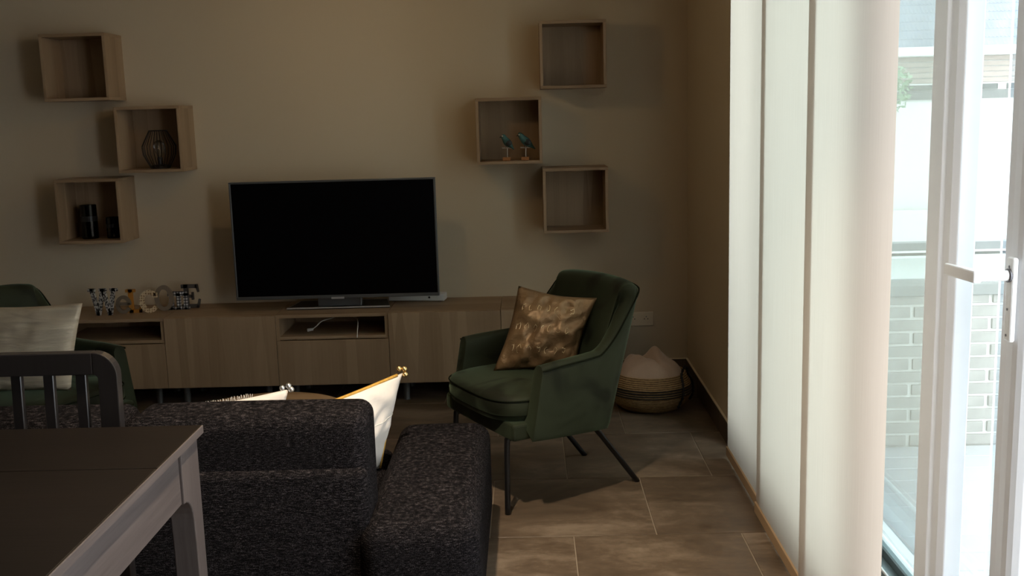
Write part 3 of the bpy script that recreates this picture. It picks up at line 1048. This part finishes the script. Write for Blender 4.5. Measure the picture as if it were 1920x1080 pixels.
# ================================================================ ARMCHAIRS
def armchair(label, loc, fdir):
    t = thing('armchair', label, 'armchair', loc, math.atan2(fdir[1], fdir[0]), 'green velvet armchairs')
    half = [(0.268, 0.345, 0.590, 0.68), (0.21, 0.342, 0.596, 0.74), (0.13, 0.334, 0.601, 0.80), (0.055, 0.324, 0.606, 0.95), (0.018, 0.318, 0.615, 1.0), (-0.030, 0.311, 0.670, 1.0), (-0.075, 0.302, 0.758, 1.0), (-0.112, 0.286, 0.828, 1.0), (-0.140, 0.225, 0.845, 1.0), (-0.152, 0.11, 0.853, 1.0), (-0.155, 0.0, 0.855, 1.0)]
    full = half + [(x, -y_, z, l_) for x, y_, z, l_ in half[-2::-1]]
    C_ = catmull(full, 5)
    n = len(C_)
    sec = []
    pipe = []
    for i, (x, y_, zt, le) in enumerate(C_):
        a = Vector(C_[max(i - 1, 0)][:2])
        c = Vector(C_[min(i + 1, n - 1)][:2])
        tg = (c - a).normalized()
        inn = Vector((-tg.y, tg.x))          # towards the inside of the U
        if inn.dot(Vector((0.12, 0)) - Vector((x, y_))) < 0:
            inn = -inn
        bk_ = smoothstep(0.62, 0.86, zt)
        th = 0.062 + 0.018 * bk_
        zb = 0.285 + 0.03 * max(0, min(1, (x + 0.155) / 0.47))
        slope = -0.28 * le
        # the outline of the cross-section: (offset inwards, height)
        pr = [(0.004, zb), (0.0, zb + 0.02), (0.0, zb + (zt - zb) * 0.35), (0.0, zb + (zt - zb) * 0.7), (0.0, zt - 0.03), (0.004, zt - 0.012), (th * 0.22, zt - 0.002), (th * 0.5, zt + 0.002), (th * 0.8, zt - 0.003), (th * 0.97, zt - 0.02), (th, zt - 0.05), (th + 0.015 * bk_, zt - (zt - 0.40) * 0.5), (th + 0.03 * bk_, 0.40), (th + 0.02, 0.36)]
        ring = []
        for off, z in pr:
            sx = slope * (z - zb)
            ring.append((x + inn.x * off + sx, y_ + inn.y * off, z))
        sec.append(ring)
        pz = zt - 0.014
        pipe.append((x - inn.x * 0.0015 + slope * (pz - zb), y_ - inn.y * 0.0015, pz))
    sh = MB()
    sh.rings(sec, closed=False, cap=True)
    shell = sh.build('shell', 'velvet', t, smooth=True)
    sv = shell.modifiers.new('bevel', 'BEVEL')
    sv.width = 0.008
    sv.segments = 2
    sv.limit_method = 'ANGLE'
    sv.angle_limit = math.radians(60)
    MB().tube(pipe, 0.0035, 6).build('piping', 'velvet_dark', t, smooth=True)
    # seat base between the arms
    sbm = MB()
    pl_ = [(-0.13, -0.25), (0.20, -0.29), (0.322, -0.29), (0.328, 0.0), (0.322, 0.29), (0.20, 0.29), (-0.13, 0.25)]
    sbm.prism(pl_, 0.305, 0.372, 'z')
    sbm.build('seat_base', 'velvet', t, 0.012, 3)

    # cushion
    def rim(k, m_=44):
        a = 2 * PI * k / m_
        ca, sa = math.cos(a), math.sin(a)
        e = 0.55 if ca > 0 else 0.3
        x = (0.245 if ca > 0 else 0.235) * (abs(ca) ** e) * (1 if ca > 0 else -1) + 0.120
        y_ = 0.282 * (abs(sa) ** 0.5) * (1 if sa > 0 else -1)
        if x < 0.05:
            y_ *= 1 - 0.35 * (0.05 - x)
        return x, y_
    rg = []
    for sc_, z in ((0.86, 0.368), (0.97, 0.374), (1.0, 0.395), (1.005, 0.42), (1.0, 0.443), (0.97, 0.462), (0.88, 0.472), (0.65, 0.481), (0.35, 0.486), (0.05, 0.487)):
        rg.append([(0.12 + (rim(k)[0] - 0.12) * sc_, rim(k)[1] * sc_, z) for k in range(44)])
    MB().rings(rg).build('seat_cushion', 'velvet', t, smooth=True)
    for zz in (0.396, 0.452):
        MB().tube([(0.12 + (rim(k)[0] - 0.12) * 1.004, rim(k)[1] * 1.004, zz) for k in range(44)], 0.003, 6, closed=True).build('cushion_piping', 'velvet_dark', t, smooth=True)
    for s_ in (1, -1):
        MB().tube(catmull([(0.20, s_ * 0.21, 0.305), (0.295, s_ * 0.22, 0.300), (0.312, s_ * 0.222, 0.27), (0.318, s_ * 0.224, 0.0)], 6), 0.0115, 12).build('leg', 'black_metal', t, smooth=True)
        MB().tube(catmull([(0.06, s_ * 0.205, 0.302), (-0.055, s_ * 0.205, 0.296), (-0.098, s_ * 0.205, 0.272), (-0.31, s_ * 0.20, 0.0)], 6), 0.0115, 12).build('leg', 'black_metal', t, smooth=True)
    return t


F1 = Vector((-0.868, -0.497)).normalized()
F2 = Vector((0.868, -0.497)).normalized()
armchair('dark green velvet armchair on black legs facing left, gold cushion on it', (0.06, 4.217, 0), F1)
armchair('dark green velvet armchair at left edge facing right, cream cushion on it', (-2.10, 4.20, 0), F2)


# ================================================================ CUSHIONS
def cushion(name, label, mat, corners, puff, seed=1, inset=0.05, wr=0.006, res=28):
    TL, TR, BR, BL = [Vector(c) for c in corners]
    cen = (TL + TR + BR + BL) / 4
    nrm = ((TR - BL).cross(TL - BR)).normalized()
    if nrm.y > 0:
        nrm = -nrm
    t = thing(name, label, 'cushion', (cen.x, cen.y, min(c.z for c in (TL, TR, BR, BL))))
    org = Vector(t.location)

    def P(u, v_, side):
        b_ = BL * (1 - u) * (1 - v_) + BR * u * (1 - v_) + TR * u * v_ + TL * (1 - u) * v_
        du, dv = math.sin(PI * u), math.sin(PI * v_)
        # edges curve in between the corners
        b_ = b_ + (cen - b_) * inset * (du * (abs(2 * v_ - 1) ** 3) + dv * (abs(2 * u - 1) ** 3))
        h = puff * (max(0.0, du) ** 0.55) * (max(0.0, dv) ** 0.55)
        w = mnoise.noise(Vector((u * 5 + seed * 7, v_ * 5, seed))) * wr * min(1, 6 * du * dv)
        w += wr * 0.9 * mnoise.noise(Vector((u * 11 + seed * 3, v_ * 9, seed + 5))) * min(1, 6 * du * dv)
        return b_ + nrm * side * (h + w) - org
    mb = MB()
    for sd in (1, -1):
        mb.grid(lambda u, v_: P(u, v_, sd), res, res)
    o = mb.build('cover', mat, t, smooth=True, weld=True)
    return t, P


g_t, gP = cushion('gold_cushion', 'shiny gold satin cushion with pale stitched lettering on the right armchair', 'satin', [(-0.045, 4.285, 0.822), (0.275, 4.245, 0.770), (0.175, 4.20, 0.472), (-0.158, 4.20, 0.482)], 0.065, 3, 0.09, 0.022)
em = MB()
random.seed(4)
for rowv in (0.78, 0.54, 0.28):
    u = 0.14
    while u < 0.86:
        wd = random.uniform(0.03, 0.07)
        pts = []
        a0 = random.uniform(0, 2 * PI)
        sp = random.choice((1.0, 1.4, 0.7)) * PI
        for k in range(9):
            a = a0 + sp * k / 8
            pts.append(gP(u + wd * 0.5 * math.cos(a), rowv + random.choice((0.03, 0.045)) * math.sin(a) + 0.01 * math.sin(3 * a + u * 40), 1) + Vector((0, -0.001, 0)))
        em.tube(pts, 0.0013, 5)
        u += wd + 0.055
tag(em.build('embroidery', 'embroidery', g_t), kind='stuff')

cushion('cream_cushion', 'crinkled cream cushion with metallic sheen on the left armchair', 'cream', [(-2.27, 4.22, 0.80), (-1.790, 4.13, 0.822), (-1.835, 4.05, 0.485), (-2.25, 4.06, 0.480)], 0.065, 8, 0.04, 0.008)

wt, wP = cushion('white_cushion', 'white cushion with gold top edge and gold bells in the sofa corner', 'white_cloth', [(-0.765, 3.13, 0.618), (-0.440, 3.50, 0.662), (-0.525, 3.44, 0.345), (-0.85, 3.14, 0.35)], 0.070, 5, 0.035, 0.010)
MB().tube([wP(k / 20, 1.0, 1) for k in range(20)], 0.0055, 6).build('gold_edging', 'gold_thread', wt, smooth=True)
MB().tube([wP(1.0, k / 20, 1) for k in range(0, 7)], 0.004, 6).build('gold_edging', 'gold_thread', wt, smooth=True)
MB().tube([wP(0.08 + 0.9 * k / 20, 0.60, 1) for k in range(21)], 0.0018, 5).build('cross_seam', 'fringe', wt, smooth=True)
tip = wP(1, 1, 1)
for d_ in ((-0.012, 0, 0.014), (0.006, 0, 0.013), (0.008, 0, -0.006)):
    MB().ball(tip + Vector(d_), 0.0098, 14, 10).build('bell', 'gold_bell', wt, smooth=True)

st, sP = cushion('tasselled_cushion', 'pale grey cushion with silver bells and fringe, peeking over the sofa back', 'white_cloth', [(-1.20, 3.17, 0.632), (-0.790, 3.31, 0.664), (-0.85, 3.29, 0.36), (-1.22, 3.17, 0.355)], 0.06, 11, 0.05, 0.010)
tip = sP(1, 1, 1)
for d_ in ((-0.020, 0, 0.004), (0.000, 0.003, 0.010), (0.010, -0.004, 0.000)):
    MB().ball(tip + Vector(d_), 0.0098, 14, 10).build('bell', 'silver_bell', st, smooth=True)
fr_ = MB()
for k in range(60):
    u = 0.02 + 0.72 * k / 59
    a = sP(u, 1.0, 1)
    fr_.tube([a, a + Vector((random.uniform(-0.003, 0.003), 0, 0.011 + random.uniform(-0.002, 0.004)))], 0.0011, 4)
tag(fr_.build('fringe', 'fringe', st), kind='stuff')


# ================================================================ SOFA
def puffy(name, mat, parent, x0, x1, y0, y1, z0, z1, r, seg=5, crown=0.0):
    """Rounded upholstered block: a subdivided box pulled in at its edges."""
    bm = bmesh.new()
    bmesh.ops.create_cube(bm, size=1.0)
    for v_ in bm.verts:
        v_.co = Vector(((x0 + x1) / 2 + v_.co.x * (x1 - x0), (y0 + y1) / 2 + v_.co.y * (y1 - y0), (z0 + z1) / 2 + v_.co.z * (z1 - z0)))
    bmesh.ops.bevel(bm, geom=bm.edges[:], offset=r, segments=seg, profile=0.5, affect='EDGES')
    if crown:
        bmesh.ops.subdivide_edges(bm, edges=[e for e in bm.edges if e.calc_length() > 0.15], cuts=6, use_grid_fill=True)
        for v_ in bm.verts:
            u = (v_.co.x - x0) / (x1 - x0) * 2 - 1
            w = (v_.co.y - y0) / (y1 - y0) * 2 - 1
            q = (v_.co.z - z0) / (z1 - z0) * 2 - 1
            v_.co.z += crown * q * (1 - u * u) * (1 - 0.5 * w * w)
            v_.co.y += crown * 0.6 * w * (1 - u * u) * (1 - q * q)
    me = bpy.data.meshes.new(name)
    bm.to_mesh(me)
    bm.free()
    me.materials.append(MAT[mat])
    me.polygons.foreach_set('use_smooth', [True] * len(me.polygons))
    o = bpy.data.objects.new(name, me)
    COL.objects.link(o)
    o.parent = parent
    return o


sf = thing('sofa', 'charcoal tweed sofa seen from behind with low rounded arm', 'sofa', (-1.45, 2.78, 0))
SX = 1.45


def sx(x):
    return x + SX


def sy(y_):
    return y_ - 2.78


puffy('armrest', 'tweed', sf, sx(-0.495), sx(-0.158), sy(2.755), sy(3.785), 0.05, 0.402, 0.055, 6, 0.010)
puffy('armrest', 'tweed', sf, sx(-2.76), sx(-2.423), sy(2.755), sy(3.785), 0.05, 0.402, 0.055, 6, 0.010)
puffy('back_frame', 'tweed', sf, sx(-2.42), sx(-0.468), sy(2.80), sy(2.86), 0.06, 0.560, 0.026, 5)
puffy('seat_frame', 'tweed', sf, sx(-2.42), sx(-0.500), sy(2.95), sy(3.66), 0.06, 0.22, 0.03, 4)
for k, (a, c) in enumerate(((-2.415, -1.80), (-1.79, -1.165), (-1.155, -0.470))):
    puffy('back_cushion', 'tweed', sf, sx(a), sx(c), sy(2.825), sy(3.05), 0.30, 0.708, 0.042, 6, 0.004)
for a, c in ((-2.42, -1.465), (-1.455, -0.502)):
    puffy('seat_cushion', 'tweed', sf, sx(a), sx(c), sy(3.03), sy(3.68), 0.20, 0.345, 0.04, 5, 0.008)
for x in (-2.68, -0.25):
    for y_ in (2.85, 3.70):
        MB().lathe([(0.018, 0), (0.024, 0.055)], 14, sx(x), sy(y_)).build('foot', 'black_wood', sf)

# ================================================================ COFFEE TABLE
ct = thing('coffee_table', 'small round oak coffee table behind the sofa back', 'table', (-1.09, 4.11, 0))
MB().lathe([(0.335, 0.323), (0.345, 0.330), (0.345, 0.347), (0.341, 0.350), (0.001, 0.350)], 64).build('tabletop', 'oak_table', ct)
for k in range(3):
    a = 2 * PI * k / 3 + 0.5
    MB().tube([(0.16 * math.cos(a), 0.16 * math.sin(a), 0.323), (0.27 * math.cos(a), 0.27 * math.sin(a), 0.0)], [0.018, 0.012], 12).build('leg', 'oak', ct, smooth=True)
MB().lathe([(0.20, 0.305), (0.20, 0.323)], 32).build('under_ring', 'oak_table', ct)

# ================================================================ DINING TABLE
dt = thing('dining_table', 'dark stained wooden dining table with thick apron and curved leg brackets', 'table', (-1.32, 1.75, 0))
TX0, TX1, TY0, TY1 = -0.455, 0.455, -0.95, 0.895
box('tabletop', 'shaded_wood_x', dt, TX0, TX1, 0.56, TY1, 0.728, 0.75, 0.003, 2)
box('tabletop', 'shaded_wood_x', dt, TX0, TX1, -0.60, 0.558, 0.728, 0.75, 0.003, 2)
box('tabletop', 'shaded_wood_x', dt, TX0, TX1, TY0, -0.602, 0.728, 0.75, 0.003, 2)
for sx_ in (1, -1):
    a, c = sorted((sx_ * 0.455, sx_ * 0.459))
    box('lit_edge_strip', 'dark_wood', dt, a, c, TY0, TY1, 0.728, 0.7495, 0.001, 1)  # added strip, lighter than the top: window light on the edge as colour
ly1 = 2.628 - 1.75
for sx_ in (1, -1):
    box('apron', 'dark_wood', dt, *(sorted((sx_ * 0.418, sx_ * 0.440))), -0.80, 2.493 - 1.75, 0.590, 0.728, 0.002, 1)
    for sy_ in (1, -1):
        yo = ly1 if sy_ > 0 else -(0.93)
        pr = [(0.0, 0.0), (0.004, 0.728), (0.135, 0.728), (0.135, 0.590)]
        for k in range(7):
            a = PI / 2 * k / 6
            pr.append((0.072 + 0.050 * (1 - math.sin(a)) ** 1.2 + 0.0, 0.590 - 0.06 * (1 - math.cos(a)) - 0.004 * k))
        pr += [(0.068, 0.45), (0.060, 0.0)]
        poly = [(yo - sy_ * p[0], p[1]) for p in pr]
        a, c = sorted((sx_ * 0.385, sx_ * 0.447))
        MB().prism(poly, a, c, 'x').build('leg', 'dark_wood_z', dt, 0.003, 2)
for y_ in (2.60 - 1.75, -0.90):
    box('apron', 'shaded_wood_x', dt, -0.385, 0.385, y_ - 0.022, y_, 0.600, 0.728, 0.002, 1)

# ================================================================ DINING CHAIR
dc = thing('dining_chair', 'black-brown slat-back dining chair pushed in at the far end of the table', 'chair', (-1.32, 2.49, 0))


def lean(z):
    return 0.205 + 0.055 * max(0.0, z - 0.45)


rail = MB()
# the hoop: posts running up into the top rail round a quarter bend
hw, zt_, rr_, pw = 0.215, 0.932, 0.065, 0.052
outer = [(hw, 0.45)] + [(hw - rr_ + rr_ * math.cos(a), zt_ - rr_ + rr_ * math.sin(a)) for a in [PI / 2 * k / 8 for k in range(9)]]
inner = [(hw - pw, 0.45)] + [(hw - pw - 0.012 + 0.012 * math.cos(a), zt_ - 0.060 - 0.012 + 0.012 * math.sin(a)) for a in [PI / 2 * k / 8 for k in range(9)]]


def post(s_):
    mb = MB()
    rings = []
    for (ox, oz), (ix, iz) in zip(outer, inner):
        rings.append([(s_ * ox, lean(oz), oz), (s_ * ix, lean(iz), iz), (s_ * ix, lean(iz) + 0.034, iz), (s_ * ox, lean(oz) + 0.034, oz)])
    mb.rings(rings)
    return mb


for s_ in (1, -1):
    post(s_).build('back_post', 'black_wood', dc, 0.003, 2)
tr_ = MB()
xr = hw - pw - 0.012
tr_.add([(sx_ * (hw - rr_ if zz > 0.9 else xr), lean(zz) + dy, zz) for zz in (zt_ - 0.060, zt_) for dy in (0, 0.034) for sx_ in (-1, 1)],
        [(0, 1, 3, 2), (4, 6, 7, 5), (0, 4, 5, 1), (2, 3, 7, 6), (0, 2, 6, 4), (1, 5, 7, 3)])
tr_.build('top_rail', 'black_wood', dc, 0.003, 2)
for x in (-1.205, -1.2925, -1.38, -1.467):
    x -= -1.32 + 0.0015
    sl = MB()
    sl.add([(x + dx, lean(zz) + dy, zz) for zz in (0.49, zt_ - 0.058) for dy in (0.008, 0.026) for dx in (-0.014, 0.014)],
           [(0, 1, 3, 2), (4, 6, 7, 5), (0, 4, 5, 1), (2, 3, 7, 6), (0, 2, 6, 4), (1, 5, 7, 3)])
    sl.build('slat', 'black_wood', dc, 0.002, 1)
box('lower_rail', 'black_wood', dc, -0.165, 0.165, lean(0.47) + 0.004, lean(0.47) + 0.030, 0.455, 0.495, 0.002)
box('seat', 'black_wood', dc, -0.215, 0.215, -0.20, 0.20, 0.44, 0.465, 0.008, 3)
for s_ in (1, -1):
    box('leg', 'black_wood', dc, *(sorted((s_ * 0.165, s_ * 0.210))), -0.19, -0.145, 0, 0.44, 0.003)
    box('leg', 'black_wood', dc, *(sorted((s_ * 0.165, s_ * 0.214))), 0.203, 0.24, 0, 0.455, 0.003)
    box('seat_rail', 'black_wood', dc, *(sorted((s_ * 0.175, s_ * 0.200))), -0.145, 0.203, 0.37, 0.44, 0.002)

# ================================================================ BASKET WITH BLANKET
bs = thing('basket', 'squat woven seagrass basket with black stripes in the room corner', 'basket', (0.612, 5.31, 0))
prof = [(0.125, 0.0), (0.155, 0.006), (0.190, 0.035), (0.212, 0.080), (0.214, 0.115), (0.203, 0.150), (0.185, 0.182), (0.178, 0.190), (0.170, 0.186), (0.182, 0.150), (0.190, 0.10), (0.175, 0.04), (0.002, 0.02)]
MB().lathe(prof, 48).build('body', 'seagrass', bs, smooth=True)


def belly(z):
    for (r0, z0), (r1, z1) in zip(prof[:7], prof[1:8]):
        if z0 <= z <= z1:
            return r0 + (r1 - r0) * (z - z0) / (z1 - z0)
    return 0.2


for z in (0.092, 0.104, 0.116, 0.128):
    MB().tube([(belly(z) * 1.003 * math.cos(2 * PI * k / 48), belly(z) * 1.003 * math.sin(2 * PI * k / 48), z) for k in range(48)], 0.0034, 6, closed=True).build('black_stripe', 'black_yarn', bs, smooth=True)
# handle: a wrapped loop hanging over the right side, and its twin at the left
for a0 in (-0.45, PI - 0.3):
    ctr = [(a0 - 0.42, 0.03), (a0 - 0.40, 0.09), (a0 - 0.34, 0.15), (a0 - 0.30, 0.195), (a0 - 0.15, 0.232), (a0 + 0.05, 0.215), (a0 + 0.22, 0.18), (a0 + 0.30, 0.14), (a0 + 0.30, 0.08), (a0 + 0.28, 0.04)]
    pts = []
    for a, z in ctr:
        r_ = belly(z) + 0.008 if z < 0.185 else 0.196
        pts.append((r_ * math.cos(a), r_ * math.sin(a), z))
    P_ = catmull(pts, 8)
    MB().tube(P_, [0.0062 + 0.0016 * math.sin(i * 2.1) for i in range(len(P_))], 8).build('handle', 'black_yarn', bs, smooth=True)
bl = thing('blanket', 'beige folded blanket heaped in the seagrass basket', 'blanket', (0.612, 5.31, 0.10))


def heap(u, v_):
    a = 2 * PI * u
    r_ = 0.172 * v_
    x, y_ = r_ * math.cos(a), r_ * math.sin(a)
    h = 0.070 + 0.075 * (1 - v_ ** 5)
    h += 0.060 * math.exp(-((x - 0.035) ** 2 / 0.0022 + (y_ - 0.06) ** 2 / 0.008)) * (1 - v_ ** 4)
    h += 0.030 * math.exp(-((x + 0.06 + 0.5 * y_) ** 2 / 0.0025)) * (1 - v_ ** 4)
    h -= 0.030 * math.exp(-((x + 0.02 + 0.6 * y_) ** 2 / 0.0004)) * (1 - v_ ** 4)
    h += 0.014 * mnoise.noise(Vector((x * 14, y_ * 14, 3)))
    return (x, y_, h)


MB().grid(heap, 48, 18).build('fold', 'blanket', bl, smooth=True, weld=True)
